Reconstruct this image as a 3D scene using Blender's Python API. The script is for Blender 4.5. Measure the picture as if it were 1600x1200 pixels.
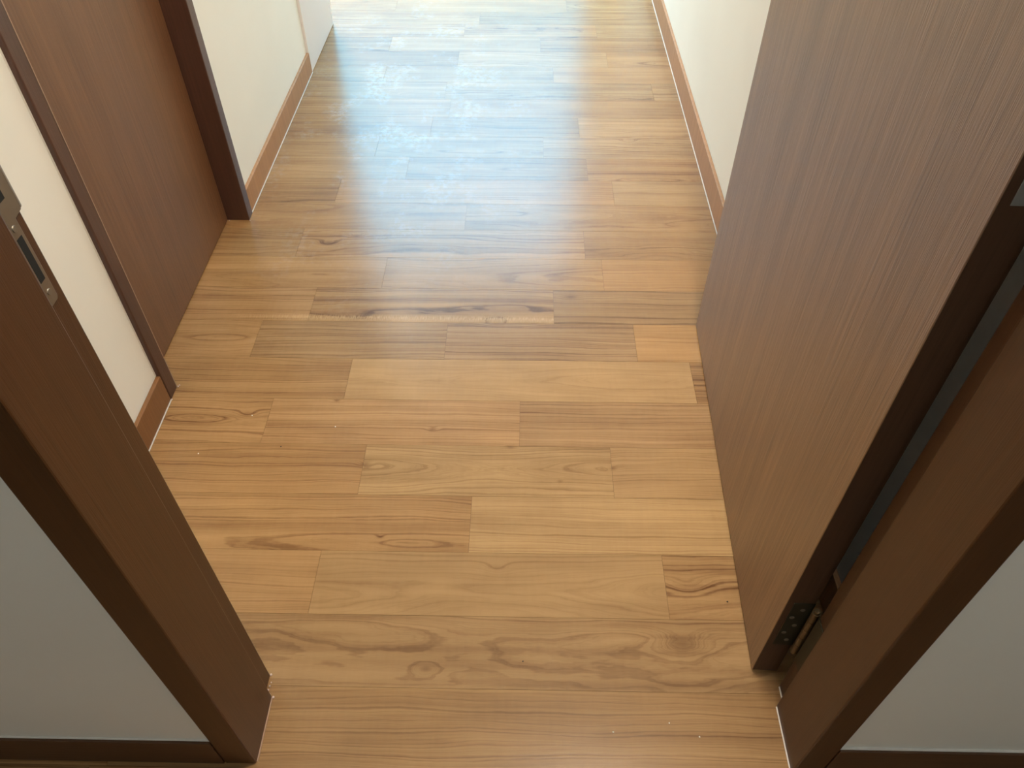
import bpy, bmesh, math, random
from mathutils import Vector, Matrix
random.seed(7)
S = bpy.context.scene
for o in list(bpy.data.objects): bpy.data.objects.remove(o)
C = S.collection

# ------------------------------------------------------------- camera, world, exposure
cam = bpy.data.cameras.new('camera'); co = bpy.data.objects.new('camera', cam); C.objects.link(co)
co.location = (0, 0, 1.25)
co.rotation_euler = (math.pi/2 - 0.8102432, 0, 0.0171188)
cam.sensor_width = 36; cam.lens = 36*1216.15/1600; cam.clip_start = 0.02
S.camera = co
S.view_settings.view_transform = 'Standard'; S.view_settings.look = 'None'
S.view_settings.gamma = 1; S.view_settings.use_curve_mapping = False
S.view_settings.exposure = 0.0

W = bpy.data.worlds.new('World'); S.world = W; W.use_nodes = True
wt = W.node_tree; bg = wt.nodes['Background']          # overcast-bright sky, stronger with elevation
tc = wt.nodes.new('ShaderNodeTexCoord'); sx_ = wt.nodes.new('ShaderNodeSeparateXYZ'); wt.links.new(tc.outputs['Generated'], sx_.inputs[0])
mr = wt.nodes.new('ShaderNodeMapRange'); wt.links.new(sx_.outputs[2], mr.inputs[0])
for i, v in enumerate((.36, .54, 3.0, 16.0)): mr.inputs[i+1].default_value = v
bg.inputs[0].default_value = (0.20, 0.67, 1.0, 1); wt.links.new(mr.outputs[0], bg.inputs[1])

WIN = (-1.30, 0.385, 0.4, 2.50)         # far window: x0, x1, z0, z1
FAR = 4.7
def portal(name, loc, rot, sx, sy):
    l = bpy.data.lights.new(name, 'AREA'); l.shape = 'RECTANGLE'; l.size = sx; l.size_y = sy
    l.cycles.is_portal = True
    o = bpy.data.objects.new(name, l); C.objects.link(o); o.location = loc; o.rotation_euler = rot
portal('window_portal', ((WIN[0]+WIN[1])/2, FAR+0.06, (WIN[2]+WIN[3])/2), (-math.pi/2, 0, 0), WIN[1]-WIN[0], WIN[3]-WIN[2])

# ------------------------------------------------------------- node helpers
class NT:
    def __init__(s, name):
        s.m = bpy.data.materials.new(name); s.m.use_nodes = True
        s.t = s.m.node_tree; s.b = s.t.nodes['Principled BSDF']
    def n(s, typ, **k):
        d = s.t.nodes.new(typ)
        for a, v in k.items(): setattr(d, a, v)
        return d
    def put(s, sock, v):
        if isinstance(v, bpy.types.NodeSocket): s.t.links.new(v, sock)
        elif v is not None: sock.default_value = v
    def ma(s, op, a, b=None, c=None, clamp=False):
        d = s.n('ShaderNodeMath', operation=op, use_clamp=clamp)
        for i, v in enumerate((a, b, c)): s.put(d.inputs[i], v)
        return d.outputs[0]
    def xyz(s, x, y, z):
        d = s.n('ShaderNodeCombineXYZ')
        for i, v in enumerate((x, y, z)): s.put(d.inputs[i], v)
        return d.outputs[0]
    def sep(s, v):
        d = s.n('ShaderNodeSeparateXYZ'); s.put(d.inputs[0], v); return d.outputs
    def noise(s, v, scale=1, detail=2, rough=.5, dist=0):
        d = s.n('ShaderNodeTexNoise'); s.put(d.inputs['Vector'], v); s.put(d.inputs['Scale'], scale)
        d.inputs['Detail'].default_value = detail; d.inputs['Roughness'].default_value = rough
        d.inputs['Distortion'].default_value = dist
        return d.outputs['Fac']
    def noise1(s, w, detail=2, rough=.5):
        d = s.n('ShaderNodeTexNoise', noise_dimensions='1D'); s.put(d.inputs['W'], w); d.inputs['Scale'].default_value = 1
        d.inputs['Detail'].default_value = detail; d.inputs['Roughness'].default_value = rough
        return d.outputs['Fac']
    def rng(s, v, a, b, c=0., d=1.):
        q = s.n('ShaderNodeMapRange'); s.put(q.inputs[0], v)
        for i, x in enumerate((a, b, c, d)): s.put(q.inputs[i+1], x)
        return q.outputs[0]
    def mix(s, f, a, b, mode='MIX'):
        q = s.n('ShaderNodeMix', data_type='RGBA', blend_type=mode)
        s.put(q.inputs[0], f); s.put(q.inputs[6], a); s.put(q.inputs[7], b)
        return q.outputs[2]
    def attr(s, name):
        return s.n('ShaderNodeAttribute', attribute_name=name)
    def bump(s, h, strength, dist):
        q = s.n('ShaderNodeBump'); q.inputs['Strength'].default_value = strength
        q.inputs['Distance'].default_value = dist; s.put(q.inputs['Height'], h)
        s.t.links.new(q.outputs[0], s.b.inputs['Normal'])
    def set(s, **k):
        for a, v in k.items(): s.put(s.b.inputs[a.replace('_', ' ')], v)
def rgb(r, g, b): return (r, g, b, 1)

# ------------------------------------------------------------- materials
def mat_floor():
    s = NT('teak_plank_floor')
    co_ = s.n('ShaderNodeTexCoord').outputs['Object']
    X, Y, Z = s.sep(co_)
    A = s.attr('figure'); u0, v0, cath = s.sep(A.outputs['Vector'])
    B = s.attr('grain'); seed, freq, contrast = s.sep(B.outputs['Vector'])
    tint = s.attr('tint').outputs['Color']
    so = s.ma('MULTIPLY', seed, 37.3)
    # cathedral figure: long ellipses around one or two centres, blended with straight grain
    u1, v1, kk = s.sep(s.attr('figure_end').outputs['Vector'])
    dy = s.ma('SUBTRACT', Y, v0)
    def ell(u, v):
        p = s.ma('MULTIPLY', s.ma('TANH', s.ma('DIVIDE', s.ma('MULTIPLY', s.ma('SUBTRACT', X, u), kk), .034)), .034); q = s.ma('SUBTRACT', Y, v)
        return s.ma('SQRT', s.ma('ADD', s.ma('MULTIPLY', p, p), s.ma('MULTIPLY', q, q)))
    el = s.ma('SMOOTH_MIN', ell(u0, v0), ell(u1, v1), .012)
    f = s.ma('ADD', s.ma('MULTIPLY', s.ma('SUBTRACT', el, dy), cath), dy)
    # knots bend the grain
    kd = 0.
    for (x, y, r, a, d) in ((.2754, .592, .026, .020, .45), (-.1513, .540, .012, -.009, .45), (-.312, .961, .010, .010, .35), (.186, .958, .008, .008, .25),
                         (-.06, 1.395, .014, .012, .2), (.30, .70, .02, .012, 0.), (-.52, 1.70, .018, .014, .4), (-.585, 1.093, .012, .012, .25),
                         (.12, 1.49, .016, .010, .35), (-.45, 2.55, .02, .02, 0.), (.33, 2.25, .015, .02, 0.), (-.40, 1.132, .007, .008, .4),
                         (-.185, 1.055, .008, .006, .4), (-.26, .79, .006, .005, .35), (-.04, .73, .012, .010, .15), (-.45, 1.735, .012, .012, .35),
                         (.08, .925, .006, 0., .3), (-.02, 1.01, .010, .004, .3)):
        ex = s.ma('MULTIPLY', s.ma('SUBTRACT', X, x), .55); ey = s.ma('SUBTRACT', Y, y)
        d2 = s.ma('ADD', s.ma('MULTIPLY', ex, ex), s.ma('MULTIPLY', ey, ey))
        g = s.ma('EXPONENT', s.ma('MULTIPLY', d2, -1/(r*r)))
        f = s.ma('ADD', f, s.ma('MULTIPLY', g, a))
        if d: kd = s.ma('ADD', kd, s.ma('MULTIPLY', s.ma('EXPONENT', s.ma('MULTIPLY', d2, -3.5/(r*r))), d))
    w1 = s.noise(s.xyz(s.ma('MULTIPLY', X, 2.2), s.ma('MULTIPLY', Y, 10.), so), 1, 2)
    w2 = s.noise(s.xyz(s.ma('MULTIPLY', X, 9.), s.ma('MULTIPLY', Y, 45.), so), 1, 3, .6)
    f = s.ma('ADD', f, s.ma('MULTIPLY', s.ma('SUBTRACT', w1, .5), .042))
    f = s.ma('ADD', f, s.ma('MULTIPLY', s.ma('SUBTRACT', w2, .5), .008))
    ph = s.ma('ADD', s.ma('MULTIPLY', s.ma('MULTIPLY', f, freq), .80), so)
    rings = s.noise1(ph, 3, .6)
    rl = s.rng(rings, .42, .72)                      # thin dark year-ring lines
    rl = s.ma('POWER', rl, 1.5)
    broad = s.noise1(s.ma('ADD', s.ma('MULTIPLY', f, 34.), s.ma('MULTIPLY', so, 1.7)), 2)
    streak = s.noise(s.xyz(s.ma('MULTIPLY', X, 1.1), s.ma('MULTIPLY', Y, 48.), s.ma('ADD', so, 5.)), 1, 3, .55)
    br = s.ma('ADD', s.ma('MULTIPLY', s.rng(broad, .35, .70), .45), s.ma('MULTIPLY', s.rng(streak, .40, .68), .85))
    pore = s.noise(s.xyz(s.ma('MULTIPLY', X, 40.), s.ma('MULTIPLY', Y, 1300.), so), 1, 2, .6)
    pr = s.rng(pore, .35, .75)
    blotch = s.noise(s.xyz(s.ma('MULTIPLY', X, 5.), s.ma('MULTIPLY', Y, 16.), s.ma('ADD', so, 9.)), 1, 3)
    chat = s.noise(s.xyz(s.ma('MULTIPLY', X, 130.), s.ma('MULTIPLY', Y, 22.), so), 1, 2)   # cross-grain ray flecks
    dark = s.ma('ADD', s.ma('MULTIPLY', rl, .58), s.ma('MULTIPLY', br, .42))
    dark = s.ma('ADD', dark, s.ma('MULTIPLY', s.ma('SUBTRACT', pr, .5), .16))
    dark = s.ma('MULTIPLY', dark, contrast)
    dark = s.ma('ADD', dark, s.ma('MULTIPLY', s.rng(blotch, .35, .7), .20))
    dark = s.ma('ADD', dark, kd)
    dark = s.ma('ADD', dark, s.ma('MULTIPLY', s.ma('SUBTRACT', chat, .5), .10), clamp=True)
    col = s.mix(dark, rgb(.445, .265, .118), rgb(.135, .060, .022))
    col = s.mix(1.0, col, tint, 'MULTIPLY')
    # pale cross-flecked sapwood band along the front edge of one plank
    by = s.ma('DIVIDE', s.ma('SUBTRACT', Y, 1.404), .009); by = s.ma('EXPONENT', s.ma('MULTIPLY', s.ma('MULTIPLY', by, by), -1.))
    bx = s.ma('MULTIPLY', s.rng(X, -.72, -.50), s.rng(X, .077, .076))
    fleck = s.noise(s.xyz(s.ma('MULTIPLY', X, 330.), s.ma('MULTIPLY', Y, 60.), 1.), 1, 2)
    bf = s.ma('MULTIPLY', s.ma('MULTIPLY', by, bx), s.ma('ADD', .2, s.ma('MULTIPLY', s.rng(fleck, .4, .65), .55)), clamp=True)
    bf = s.ma('MULTIPLY', bf, s.rng(Y, 1.3903, 1.3905))
    col = s.mix(bf, col, rgb(.56, .36, .17))
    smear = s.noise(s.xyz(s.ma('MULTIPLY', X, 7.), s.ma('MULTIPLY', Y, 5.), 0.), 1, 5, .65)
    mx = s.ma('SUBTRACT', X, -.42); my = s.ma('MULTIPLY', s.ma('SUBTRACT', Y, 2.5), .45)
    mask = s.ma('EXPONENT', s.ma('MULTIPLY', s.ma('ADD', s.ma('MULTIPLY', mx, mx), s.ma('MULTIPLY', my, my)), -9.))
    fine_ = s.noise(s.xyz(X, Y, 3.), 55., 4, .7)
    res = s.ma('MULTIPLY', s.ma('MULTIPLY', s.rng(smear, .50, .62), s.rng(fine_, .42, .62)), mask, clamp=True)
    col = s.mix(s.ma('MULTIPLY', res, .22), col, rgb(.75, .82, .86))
    rg = .24
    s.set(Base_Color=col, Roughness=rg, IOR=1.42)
    lump = s.noise(co_, 26., 2)
    h = s.ma('ADD', s.ma('MULTIPLY', rl, -.4), s.ma('MULTIPLY', pr, .3))
    h = s.ma('ADD', h, s.ma('MULTIPLY', lump, .8))
    s.bump(h, .10, .0006)
    return s.m

def mat_veneer(name, light, dark, rough=.38, bumpk=.35, sx=1.0, spec=.5, horizontal=False):
    """straight-grained veneer; grain runs along local Z (or X when horizontal)"""
    s = NT(name)
    co_ = s.n('ShaderNodeTexCoord').outputs['Object']
    X, Y, Z = s.sep(co_)
    if horizontal: X, Z = Z, X
    g = s.ma('ADD', X, Y)
    if horizontal: g = X
    w = s.noise(s.xyz(s.ma('MULTIPLY', g, 6.), s.ma('MULTIPLY', Z, .8), 3.), 1, 2)
    gg = s.ma('ADD', g, s.ma('MULTIPLY', w, .01))
    fine = s.noise(s.xyz(s.ma('MULTIPLY', gg, 620.*sx), s.ma('MULTIPLY', Z, 9.), 0.), 1, 3, .65)
    mid = s.noise(s.xyz(s.ma('MULTIPLY', gg, 150.*sx), s.ma('MULTIPLY', Z, 2.2), 5.), 1, 3, .6)
    big = s.noise(s.xyz(s.ma('MULTIPLY', gg, 22.), s.ma('MULTIPLY', Z, .7), 8.), 1, 2)
    d = s.ma('ADD', s.ma('MULTIPLY', s.rng(fine, .3, .7), .40), s.ma('MULTIPLY', s.rng(mid, .32, .68), .38))
    d = s.ma('ADD', d, s.ma('MULTIPLY', s.rng(big, .3, .7), .22), clamp=True)
    col = s.mix(d, rgb(*light), rgb(*dark))
    s.set(Base_Color=col, Roughness=rough, IOR=1.5)
    s.b.inputs['Specular IOR Level'].default_value = spec
    h = s.ma('ADD', fine, s.ma('MULTIPLY', mid, .8))
    s.bump(h, bumpk, .0012)
    return s.m

def mat_wall(name, col, k=.04):
    s = NT(name)
    co_ = s.n('ShaderNodeTexCoord').outputs['Object']
    a = s.noise(co_, 3., 3); b = s.noise(co_, 160., 3)
    c2 = tuple(x*(1-k) for x in col)
    s.set(Base_Color=s.mix(s.rng(a, .3, .7), rgb(*col), rgb(*c2)), Roughness=.62)
    s.bump(b, .12, .0006)
    return s.m
def mat_plain(name, col, rough=.5, metal=0., nz=.15):
    s = NT(name)
    co_ = s.n('ShaderNodeTexCoord').outputs['Object']
    a = s.noise(co_, 90., 3)
    c2 = tuple(x*(1-nz) for x in col)
    s.set(Base_Color=s.mix(a, rgb(*col), rgb(*c2)), Roughness=rough, Metallic=metal)
    return s.m

M_floor = mat_floor()
M_gap = mat_plain('plank_seam', (.16, .085, .04), .8)
M_wall = mat_wall('cream_wall_paint', (.90, .885, .815))
M_white = mat_wall('white_room_paint', (.84, .85, .80))
M_col = mat_wall('pale_grey_paint', (.80, .755, .735), .02)
M_ceil = mat_wall('ceiling_paint', (.85, .84, .80))
M_leaf = mat_veneer('door_veneer', (.33, .175, .082), (.085, .036, .013), .37, .65, spec=1.0)
M_leaf.node_tree.nodes['Principled BSDF'].inputs['IOR'].default_value = 1.62
M_leaf2 = mat_veneer('side_door_veneer', (.215, .105, .048), (.105, .046, .020), .34, .30)
M_frame = mat_veneer('stained_frame_wood', (.090, .034, .010), (.046, .018, .005), .40, .22)
M_frame2 = mat_veneer('side_frame_wood', (.095, .042, .026), (.048, .021, .014), .30, .22)
M_skirt = mat_veneer('skirting_wood', (.50, .265, .12), (.34, .165, .07), .5, .2, .35)
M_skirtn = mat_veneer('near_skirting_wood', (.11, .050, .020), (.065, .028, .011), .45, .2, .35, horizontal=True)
M_caulk = mat_plain('white_caulk', (.80, .76, .70), .6)
M_metal = mat_plain('aged_nickel', (.30, .26, .21), .42, .85)
M_steel = mat_plain('satin_steel', (.42, .44, .42), .45, .6)
M_brass = mat_plain('worn_hinge_metal', (.20, .15, .085), .5, .7)
M_hole = mat_plain('dark_recess', (.010, .011, .010), .9)
M_screw = mat_plain('screw_steel', (.30, .27, .22), .5, .7)
M_fill = NT('fill_diffuser'); M_fill.set(Base_Color=rgb(.9, .9, .85)); M_fill.b.inputs['Emission Color'].default_value = (1, .87, .72, 1)  # glow of the added fill lamps over corridor and far room
M_fill.b.inputs['Emission Strength'].default_value = 262.0; M_fill = M_fill.m
M_fillN = NT('near_fill_diffuser'); M_fillN.b.inputs['Emission Color'].default_value = (.96, 1, .98, 1)  # glow of the added fill lamp behind the camera
M_fillN.b.inputs['Emission Strength'].default_value = 27.0; M_fillN = M_fillN.m
M_grit = mat_plain('pale_grit', (.85, .80, .66), .5)
M_dirt = mat_plain('dark_grit', (.035, .02, .012), .8)

# ------------------------------------------------------------- mesh helpers
def box(bm, x0, x1, y0, y1, z0, z1):
    vs = [bm.verts.new((x, y, z)) for z in (z0, z1) for x, y in ((x0, y0), (x1, y0), (x1, y1), (x0, y1))]
    for q in ((0, 3, 2, 1), (4, 5, 6, 7), (0, 1, 5, 4), (1, 2, 6, 5), (2, 3, 7, 6), (3, 0, 4, 7)):
        bm.faces.new([vs[i] for i in q])
def prism(bm, pts, z0, z1):
    """pts counter-clockwise in plan"""
    a = [bm.verts.new((x, y, z0)) for x, y in pts]; b = [bm.verts.new((x, y, z1)) for x, y in pts]
    bm.faces.new(list(reversed(a))); bm.faces.new(b)
    n = len(pts)
    for i in range(n): bm.faces.new((a[i], a[(i+1) % n], b[(i+1) % n], b[i]))
def cyl(bm, c, r, h, axis='Z', seg=20, r2=None):
    m = {'Z': Matrix(), 'X': Matrix.Rotation(math.pi/2, 4, 'Y'), 'Y': Matrix.Rotation(math.pi/2, 4, 'X')}[axis]
    bmesh.ops.create_cone(bm, cap_ends=True, segments=seg, radius1=r, radius2=r if r2 is None else r2, depth=h, matrix=Matrix.Translation(c) @ m)
def obj(name, bm, mat, parent=None, bevel=0, loc=None, seg=2):
    me = bpy.data.meshes.new(name); bmesh.ops.recalc_face_normals(bm, faces=bm.faces); bm.to_mesh(me); bm.free()
    for m in (mat if isinstance(mat, (list, tuple)) else [mat]): me.materials.append(m)
    o = bpy.data.objects.new(name, me); C.objects.link(o)
    if bevel:
        b = o.modifiers.new('bevel', 'BEVEL'); b.width = bevel; b.segments = seg; b.limit_method = 'ANGLE'
        b.harden_normals = False
    if parent: o.parent = parent
    if loc: o.location = loc
    return o
def struct(o, label, cat):
    o['kind'] = 'structure'; o['label'] = label; o['category'] = cat; return o
def empty(name, loc=(0, 0, 0), rz=0):
    o = bpy.data.objects.new(name, None); C.objects.link(o); o.location = loc; o.rotation_euler = (0, 0, rz); o.empty_display_size = .05; return o
def B(*boxes):
    bm = bmesh.new()
    for b in boxes: box(bm, *b)
    return bm

# ------------------------------------------------------------- floor: every plank its own face island with its own grain
Y0, PW = 0.5085, 0.1259
XL, XR = -3.2, 1.9
JO = {-2: [], -1: [-.62, .55], 0: [-.60, .52], 1: [-.364, .261], 2: [-.093], 3: [-.317, .184], 4: [-.538, -.002], 5: [-.386, .382],
      6: [-.623, -.177, .265], 7: [.077], 8: [-.354], 9: [-.598, .164], 10: [-.16], 11: [.259], 12: [-.35], 13: [.06], 14: [.175],
      15: [-.25], 16: [.44], 17: [-.5, .1], 18: [.3]}
# (row, index) -> tint, (u0, v0, cathedral), (freq, contrast)
SP = {(-1, 1): ((.83, .81, .78), (0, .2, 0), (330, .72)),
      (0, 1): ((.90, .91, .92), (.20, .600, .60, -.31, .612, .11), (250, .80)),
      (1, 0): ((.97, .94, .90), (0, .70, 0), (330, .55)), (1, 1): ((.90, .91, .90), (.30, .690, .8, .30, .690, .17), (230, .40)), (1, 2): ((.93, .91, .88), (.5, .70, .4), (210, 1.0)),
      (2, 0): ((.99, .95, .89), (-.36, .785, .75, -.22, .780, .09), (300, .70)), (2, 1): ((1.12, 1.16, 1.16), (.3, .6, 0), (300, .62)),
      (3, 0): ((.96, .91, .85), (-.6, .8, 0), (300, .70)), (3, 1): ((.98, 1.0, .98), (-.322, .957, .9, .192, .957, .20), (300, .72)), (3, 2): ((.95, .95, .94), (.5, .9, 0), (260, .55)),
      (4, 0): ((1.0, .95, .90), (-.70, 1.080, .9, -.70, 1.080, .17), (260, 1.0)), (4, 1): ((1.04, 1.0, .98), (-.3, 1.0, .1), (260, .70)), (4, 2): ((.94, .92, .93), (.4, 1.0, .2), (250, .80)),
      (5, 0): ((.97, .93, .88), (-.6, 1.0, 0), (330, .80)), (5, 1): ((1.06, 1.07, 1.06), (.24, 1.206, .9, .24, 1.206, .14), (280, .42)), (5, 2): ((.82, .76, .70), (.5, 1.1, .3), (150, 1.1)),
      (6, 0): ((1.0, .96, .92), (-.72, 1.330, .8, -.72, 1.330, .14), (260, .6)), (6, 1): ((.88, .88, .90), (-.3, 1.2, 0), (210, .8)), (6, 2): ((.90, .90, .96), (0, 1.2, .05), (300, .9)), (6, 3): ((1.04, .97, .88), (.45, 1.3, .5), (140, .5)),
      (7, 0): ((.94, .90, .86), (-.03, 1.45, .5), (230, 1.0)), (7, 1): ((.82, .81, .84), (.3, 1.4, .2), (220, .75)),
      (8, 0): ((1.02, .97, .90), (-.53, 1.57, .7), (200, .6)), (8, 1): ((.98, .92, .84), (.25, 1.58, .8), (220, .65))}
bm = bmesh.new()
lay = {k: bm.faces.layers.float_vector.new(k) for k in ('figure', 'figure_end', 'grain', 'tint')}
box(bm, XL, XR, -3.1, 5.6, -.06, -.0012)
for f in bm.faces: f.material_index = 1
for k in range(-29, 46):
    ya, yb = Y0 + k*PW, Y0 + (k+1)*PW
    if k in JO:
        js = JO[k][:]
    else:
        js = [XL + random.uniform(.1, .8)]
    if not js: js = [1.2]
    inner = len(js)
    while js[-1] < XR - .3: js.append(js[-1] + random.uniform(.45, .85))
    left = []
    x = js[0]
    while x > XL + .3:
        x -= random.uniform(.45, .85); left.append(x)
    edges = [XL] + [x for x in reversed(left) if x > XL + .05] + [x for x in js if x < XR - .05] + [XR]
    base = len([x for x in left if x > XL + .05])
    for i in range(len(edges)-1):
        a, b = edges[i], edges[i+1]
        if b - a < .02: continue
        g = .00028
        vs = [bm.verts.new(p) for p in ((a+g, ya+g, 0), (b-g, ya+g, 0), (b-g, yb-g, 0), (a+g, yb-g, 0))]
        lo = [bm.verts.new((v.co.x, v.co.y, -.0012)) for v in vs]
        fs = [bm.faces.new(vs)] + [bm.faces.new((vs[j], lo[j], lo[(j+1) % 4], vs[(j+1) % 4])) for j in range(4)]
        sp = SP.get((k, i-base)) if k in JO else None
        if sp is None:
            t = random.uniform(.88, 1.04); w = random.uniform(-.03, .04)
            sp = ((t, t*(.95-w), t*(.91-2*w)), (random.uniform(a, b), random.uniform(ya, yb), random.choice((0, .1, .3, .7, .85))),
                  (random.uniform(200, 320), random.uniform(.5, .95)))
        tint, fig, (fr, ct) = sp
        sd = random.uniform(0, 3)
        for f in fs:
            f[lay['figure']] = fig[:3]; f[lay['figure_end']] = (fig+(fig[0], fig[1], .115))[3:6] if len(fig) == 3 else fig[3:6]; f[lay['grain']] = (sd, fr, ct); f[lay['tint']] = tint
me = bpy.data.meshes.new('floor'); bm.to_mesh(me); bm.free(); me.materials.append(M_floor); me.materials.append(M_gap)
fl = bpy.data.objects.new('floor', me); C.objects.link(fl)
struct(fl, 'glossy teak plank floor running through the doorway and corridor', 'floor')

# ------------------------------------------------------------- shell
H = 2.6
WL, WR = -.770, .537                    # corridor wall faces
struct(obj('ceiling', B((XL, XR, -3.1, FAR+.14, H, H+.1)), M_ceil), 'white ceiling above the rooms and corridor', 'ceiling')
# wall of the near room that holds the doorway
struct(obj('wall_near', B((XL, -.441, .395, .520, 0, H), (.456, XR, .395, .520, 0, H), (-.441, .456, .395, .520, 2.145, H)), M_white),
       'white wall around the doorway nearest the viewer', 'wall')
struct(obj('wall_back', B((XL, XR, -3.1, -3.0, 0, H)), M_white), 'white wall behind the viewer', 'wall')
struct(obj('wall_near_left', B((-2.0, -1.9, -3.0, .395, 0, H)), M_white), 'white left wall of the near room', 'wall')
struct(obj('wall_near_right', B((1.7, 1.8, -3.0, .395, 0, H)), M_white), 'white right wall of the near room', 'wall')
# corridor
struct(obj('wall_left', B((WL-.11, WL, .520, 1.129, 0, H), (WL-.11, WL, 1.838, 2.716, 0, H), (WL-.11, WL, 1.129, 1.838, 2.113, H)), M_wall),
       'cream corridor wall on the left around the closed side door', 'wall')
struct(obj('wall_right', B((WR, WR+.12, .520, FAR, 0, H)), M_wall),
       'cream corridor wall on the right behind the open door', 'wall')
struct(obj('wall_side_room', B((-2.0, -1.9, .520, 2.716, 0, H)), M_white), 'white wall inside the closed side room', 'wall')
struct(obj('wall_column', B((-1.0, -.7603, 2.716, 3.141, .0015, H)), M_col, bevel=.002), 'pale grey panel end of the left wall where the skirting stops', 'wall')
struct(obj('wall_partition', B((XL, -1.0, 2.95, 3.10, 0, H), (-2.0, -1.0, 2.716, 2.95, 0, H)), M_wall), 'cream partition behind the pale grey panel', 'wall')
struct(obj('wall_far', B((XL, WIN[0], FAR, FAR+.14, 0, H), (WIN[1], WR+.12, FAR, FAR+.14, 0, H), (WIN[0], WIN[1], FAR, FAR+.14, WIN[3], H), (WIN[0], WIN[1], FAR, FAR+.14, 0, WIN[2])), M_wall),
       'cream far wall with the large bright window', 'wall')
struct(obj('wall_far_left', B((XL-.1, XL, 3.10, FAR+.14, 0, H)), M_wall), 'cream left wall of the far room', 'wall')
# far window frame (seen only as the sheen on the floor)
wf = struct(empty('window_1', (0, FAR, 0)), 'large window at the far end of the corridor', 'window')
fr = [(WIN[0], WIN[1], .03, .08, WIN[2], WIN[2]+.05), (WIN[0], WIN[1], .03, .08, WIN[3]-.05, WIN[3]), (WIN[0], WIN[0]+.05, .03, .08, WIN[2]+.05, WIN[3]-.05),
      (WIN[1]-.05, WIN[1], .03, .08, WIN[2]+.05, WIN[3]-.05)]
obj('window_frame', B(*fr), M_steel, wf)

# ------------------------------------------------------------- skirtings
def skirt(name, bxs, mat, label, caulk=None, bev=.0015):
    o = struct(obj(name, B(*bxs), mat, bevel=bev), label, 'skirting')
    if caulk: obj('caulk_line', B(*caulk), M_caulk, o)
    return o
sl = skirt('baseboard_left', [(WL, -.7605, 1.838, 2.716, .0025, .071)], M_skirt, 'honey wood skirting along the left wall beyond the side door',
      [(-.7605, -.7585, 1.8385, 2.716, .0002, .003)])
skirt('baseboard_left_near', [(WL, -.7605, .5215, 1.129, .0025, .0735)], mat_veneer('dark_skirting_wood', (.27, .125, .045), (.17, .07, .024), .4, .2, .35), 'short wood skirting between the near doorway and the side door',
      [(-.7605, -.7588, .53, 1.1285, .0002, .0025)])
skirt('baseboard_right', [(.527, WR, .5215, 4.69, .0025, .084)], M_skirt, 'honey wood skirting along the right corridor wall',
      [(.5248, .527, 1.30, 4.69, .0002, .003)])
skirt('baseboard_near_left', [(-1.9, -.4415, .388, .395, .001, .083)], M_skirtn, 'dark wood skirting left of the near doorway', [(-1.9, -.4415, .392, .3948, .0832, .0842)], .001)
skirt('baseboard_near_right', [(.4565, 1.7, .388, .395, .001, .098)], M_skirtn, 'dark wood skirting right of the near doorway', [(.4565, 1.7, .391, .3948, .0982, .0997)], .001)

# ------------------------------------------------------------- near door frame
t1 = struct(empty('trim_1', (0, .45, 0)), 'dark brown wooden frame of the near doorway', 'door frame')
def loc(o): o.location = (-o.parent.location.x, -o.parent.location.y, -o.parent.location.z); return o
bm = bmesh.new(); prism(bm, [(-.4405, .389), (-.3932, .389), (-.3932, .491), (-.4040, .491), (-.4040, .5255), (-.4405, .5255)], .0005, 2.10)
loc(obj('jamb', bm, M_frame, t1, bevel=.0022))
bm = bmesh.new(); prism(bm, [(.4555, .389), (.4555, .5235), (.4240, .5235), (.4240, .491), (.4125, .491), (.4125, .389)], .0005, 2.10)
loc(obj('jamb', bm, M_frame, t1, bevel=.0022))
loc(obj('head', B((-.4405, .4555, .389, .5235, 2.10, 2.145)), M_frame, t1, bevel=.002))
# caulk and grout crumbs at the jamb feet
loc(obj('caulk_line', B((-.3932, -.3914, .392, .489, .0002, .0022)), mat_plain('brown_caulk', (.42, .26, .17), .6), t1))
loc(obj('caulk_line', B((.4108, .4125, .38, .488, .0002, .0018), (.4222, .424, .493, .52, .0002, .0022)), M_caulk, t1))
bm = bmesh.new()
for (x, y, r) in ((-.3905, .489, .0022), (-.398, .4935, .0022), (-.4015, .5005, .002), (-.4005, .507, .0017), (-.4025, .5255, .0022), (-.3995, .513, .0014)):
    bmesh.ops.create_icosphere(bm, subdivisions=1, radius=r, matrix=Matrix.Translation((x, y, r*.8)))
loc(obj('mortar_crumbs', bm, mat_plain('crumb', (.72, .55, .48), .7), t1))

# strike plate let into the left rebate
sp = bmesh.new()
XS = -.4040
def plate_yz(bm, pts, x0, x1):
    a = [bm.verts.new((x0, y, z)) for y, z in pts]; b = [bm.verts.new((x1, y, z)) for y, z in pts]
    bm.faces.new(list(reversed(a))); bm.faces.new(b)
    n = len(pts)
    for i in range(n): bm.faces.new((a[i], a[(i+1) % n], b[(i+1) % n], b[i]))
out = [(.4985, .812), (.5125, .812), (.5145, .815), (.5145, .893), (.5255, .8945), (.5255, 1.00), (.4965, 1.00), (.4965, .815)]
plate_yz(sp, out, XS, XS+.0014)
spo = loc(obj('strike_plate', sp, M_metal, t1, bevel=.0006)); spo['label'] = 'aged grey metal strike plate'
bm = bmesh.new()                                     # curved lip wrapping the far corner
pr_ = [(XS, .5255)] + [(XS+.0014 - .006*(1-math.cos(t)), .5255+.0065*math.sin(t)) for t in [i*math.pi/12 for i in range(7)]]
pts = pr_[1:]; inner = [(x-.0014, y-.0004) for x, y in reversed(pts)]
prism(bm, list(reversed(pts+inner)), .8955, 1.00)
lp = obj('lip', bm, M_metal, spo, bevel=.0004)
obj('bolt_hole', B((XS+.0013, XS+.0016, .5025, .5105, .836, .880)), M_hole, spo)
obj('latch_hole', B((XS+.0013, XS+.0016, .501, .514, .912, .955)), M_hole, spo)
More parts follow.
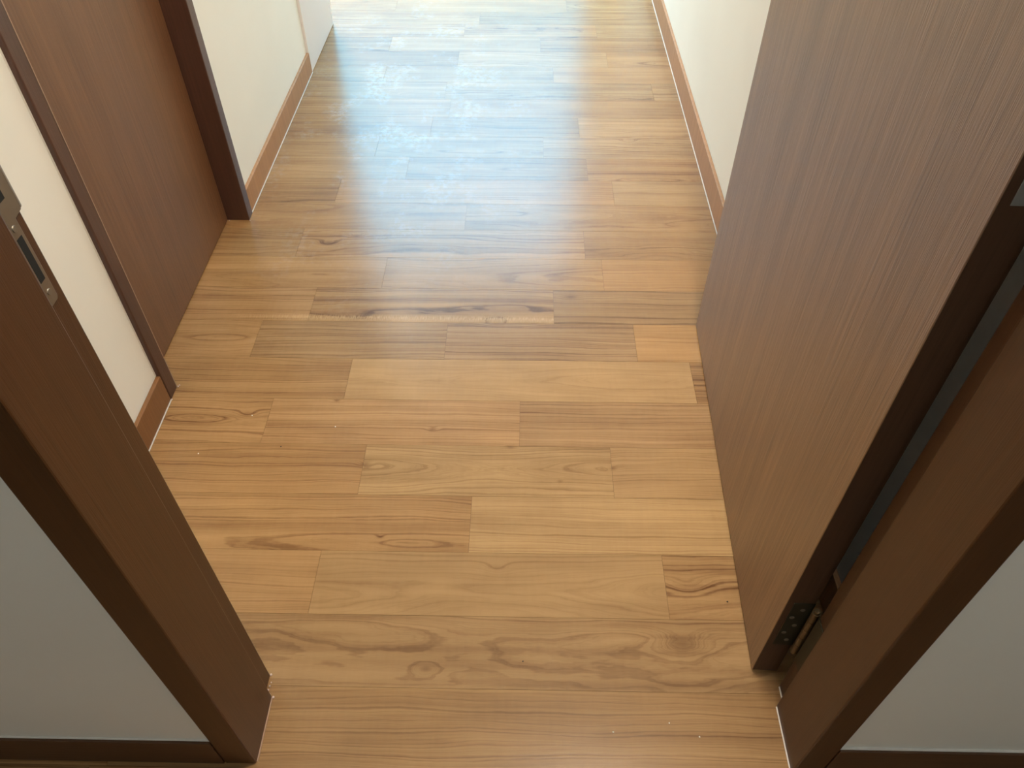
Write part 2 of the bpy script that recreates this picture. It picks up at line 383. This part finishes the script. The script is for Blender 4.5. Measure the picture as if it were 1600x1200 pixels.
for z in (.8885, .8245):
    bm = bmesh.new(); cyl(bm, (XS+.0016, .5065, z), .0032, .0012, 'X', 18, .0026)
    s_ = obj('screw', bm, M_screw, spo)

# ------------------------------------------------------------- open door on the right
dd = Vector((.0305, .8388)); L = .839; ang = math.atan2(dd.y, dd.x) - math.pi/2
d1 = struct(empty('door_1', (.3838, .5475, 0), ang), 'brown veneered door standing open against the right wall', 'door')
obj('door_leaf', B((0, .0405, 0, L, .0035, 2.085)), M_leaf, d1, bevel=.0012)
bm = B((.0006, .0399, -.0008, .0002, .0045, 2.08)); obj('edge_band', bm, mat_veneer('dark_door_edge', (.105, .052, .026), (.055, .027, .014), .5, .2), d1)
def hinge(z0, h, mt, mk):
    hg = obj('hinge', B((.010, .0405, -.0018, -.0008, z0, z0+h)), mt, d1, bevel=.0004)
    ys, xs = -.0125, .0402
    for i in range(5):
        bm = bmesh.new(); a = z0 + .004 + i*(h-.008)/5; cyl(bm, (xs, ys, a+(h-.008)/10), .0058, (h-.008)/5-.0008, 'Z', 20)
        obj('knuckle', bm, mk, hg)
    bm = bmesh.new(); cyl(bm, (xs, ys, z0+h-.002), .0042, .006, 'Z', 16); cyl(bm, (xs, ys, z0+.002), .0042, .006, 'Z', 16); cyl(bm, (xs, ys, z0+h/2), .003, h-.006, 'Z', 12)
    obj('pin', bm, mk, hg)
    for j in range(5):
        z = z0 + h*(.14+.18*j); x = .017 if j % 2 else .0265
        bm = bmesh.new(); cyl(bm, (x, -.0021, z), .0035, .0010, 'Y', 16)
        obj('screw', bm, M_screw, hg)
    # frame-side flap, in the rebate of the right jamb
    return hg
M_hdark = mat_plain('tarnished_hinge_leaf', (.060, .060, .040), .45, .6)
h1 = hinge(.100, .130, M_hdark, M_brass); h1['label'] = 'tarnished lower hinge'
h2 = hinge(.893, .130, M_steel, M_steel); h2['label'] = 'grey middle hinge'
for z0, m_ in ((.100, M_hdark), (.893, M_steel)):
    loc(obj('hinge_flap', B((.4228, .4240, .497, .5235, z0, z0+.130)), m_, t1, bevel=.0003))

# ------------------------------------------------------------- side door on the left
t2 = struct(empty('trim_2', (-.80, 1.48, 0)), 'dark brown wooden frame of the closed side door on the left', 'door frame')
XF = -.7590
bm = bmesh.new(); prism(bm, [(WL-.11, 1.129), (XF, 1.129), (XF, 1.167), (-.862, 1.167), (WL-.11, 1.167)], .0005, 2.113)
loc(obj('jamb', bm, M_frame2, t2, bevel=.003, seg=3))
bm = bmesh.new(); prism(bm, [(WL-.11, 1.802), (-.7575, 1.802), (-.7575, 1.8375), (WL-.11, 1.8375)], .0005, 2.113)
loc(obj('jamb', bm, M_frame2, t2, bevel=.002, seg=2))
loc(obj('head', B((WL-.11, XF, 1.167, 1.802, 2.075, 2.113)), M_frame2, t2, bevel=.002))
loc(obj('bead', B((XF-.0005, XF+.0006, 1.1645, 1.1662, .004, 2.07)), mat_plain('pale_edge', (.42, .30, .22), .4), t2))
loc(obj('caulk_line', B((-.7700, -.7684, 1.1262, 1.1290, .075, 2.11)), M_caulk, t2))
bm = bmesh.new()
for (x, y, r) in ((-.7568, 1.1672, .0022), (-.7585, 1.1285, .0022), (-.7555, 1.172, .0016), (-.7562, 1.800, .0018), (-.8130, 1.7995, .0016)):
    bmesh.ops.create_icosphere(bm, subdivisions=1, radius=r, matrix=Matrix.Translation((x, y, r*.8)))
loc(obj('mortar_crumbs', bm, bpy.data.materials['crumb'], t2))
d2 = struct(obj('door_2', B((-.857, -.8165, 1.1705, 1.7975, .005, 2.072)), M_leaf2, bevel=.001), 'closed brown veneered side door in the left wall', 'door')
struct(obj('light_seal', B((-.875, -.8585, 1.1675, 1.8015, .0005, 2.074)), M_hole), 'unseen dark panel added behind the closed side door to block light', 'light block')  # added unseen black panel, keeps outside light out of the leaf gaps

# ------------------------------------------------------------- fill lamps added on the ceilings, all out of view
def lamp(name, x, y, r, m, label):
    bm = bmesh.new(); cyl(bm, (0, 0, -.02), r+.012, .04, 'Z', 48)
    o = obj(name, bm, M_white); o.location = (x, y, H); o['label'] = label; o['category'] = 'fill lamp'
    bm = bmesh.new(); cyl(bm, (0, 0, -.045), r-.02, .03, 'Z', 48, r); obj('fill_emitter', bm, m, o)
lamp('fill_lamp', .30, .68, .135, M_fill, 'unseen fill lamp added on the corridor ceiling')
lamp('fill_lamp', -1.15, 4.1, .18, M_fill, 'unseen fill lamp added on the ceiling of the far room')
lamp('fill_lamp', .25, -1.0, .22, M_fillN, 'unseen fill lamp added on the ceiling of the near room')

# ------------------------------------------------------------- grit on the floor
def grit(x, y, r, m, name, label):
    bm = bmesh.new(); bmesh.ops.create_icosphere(bm, subdivisions=2, radius=r)
    for v in bm.verts: v.co *= random.uniform(.8, 1.15); v.co.z *= .7
    o = obj(name, bm, m); o.location = (x, y, r*.55); o['label'] = label; o['category'] = 'speck'
W_ = 'white_speck'; D_ = 'dark_speck'
for x, y, r, m, n, l in (
    (.1497, .4447, .0014, M_grit, W_, 'brightest white speck on the nearest plank, right of centre'),
    (.2385, .4598, .0011, M_grit, W_, 'white speck on the nearest plank, farthest from the viewer of three'),
    (.2829, .4398, .0012, M_grit, W_, 'white speck on the nearest plank closest to the right jamb'),
    (-.6575, .9816, .0014, M_grit, W_, 'white speck on the floor beside the left jamb edge'),
    (-.3902, 1.0582, .0014, M_grit, W_, 'white speck mid floor, right of the short looped-grain plank'),
    (-.5732, 1.0864, .0014, M_grit, W_, 'white speck on the short looped-grain plank near the side door'),
    (.3656, .6691, .0016, M_dirt, D_, 'dark speck on the short dark-streaked plank by the open door'),
    (.0085, .5556, .0013, M_dirt, D_, 'dark speck on the knotted second plank at centre'),
    (-.4929, 1.0028, .0013, M_dirt, D_, 'dark speck on the floor below the short looped-grain plank')):
    grit(x, y, r, m, n, l)
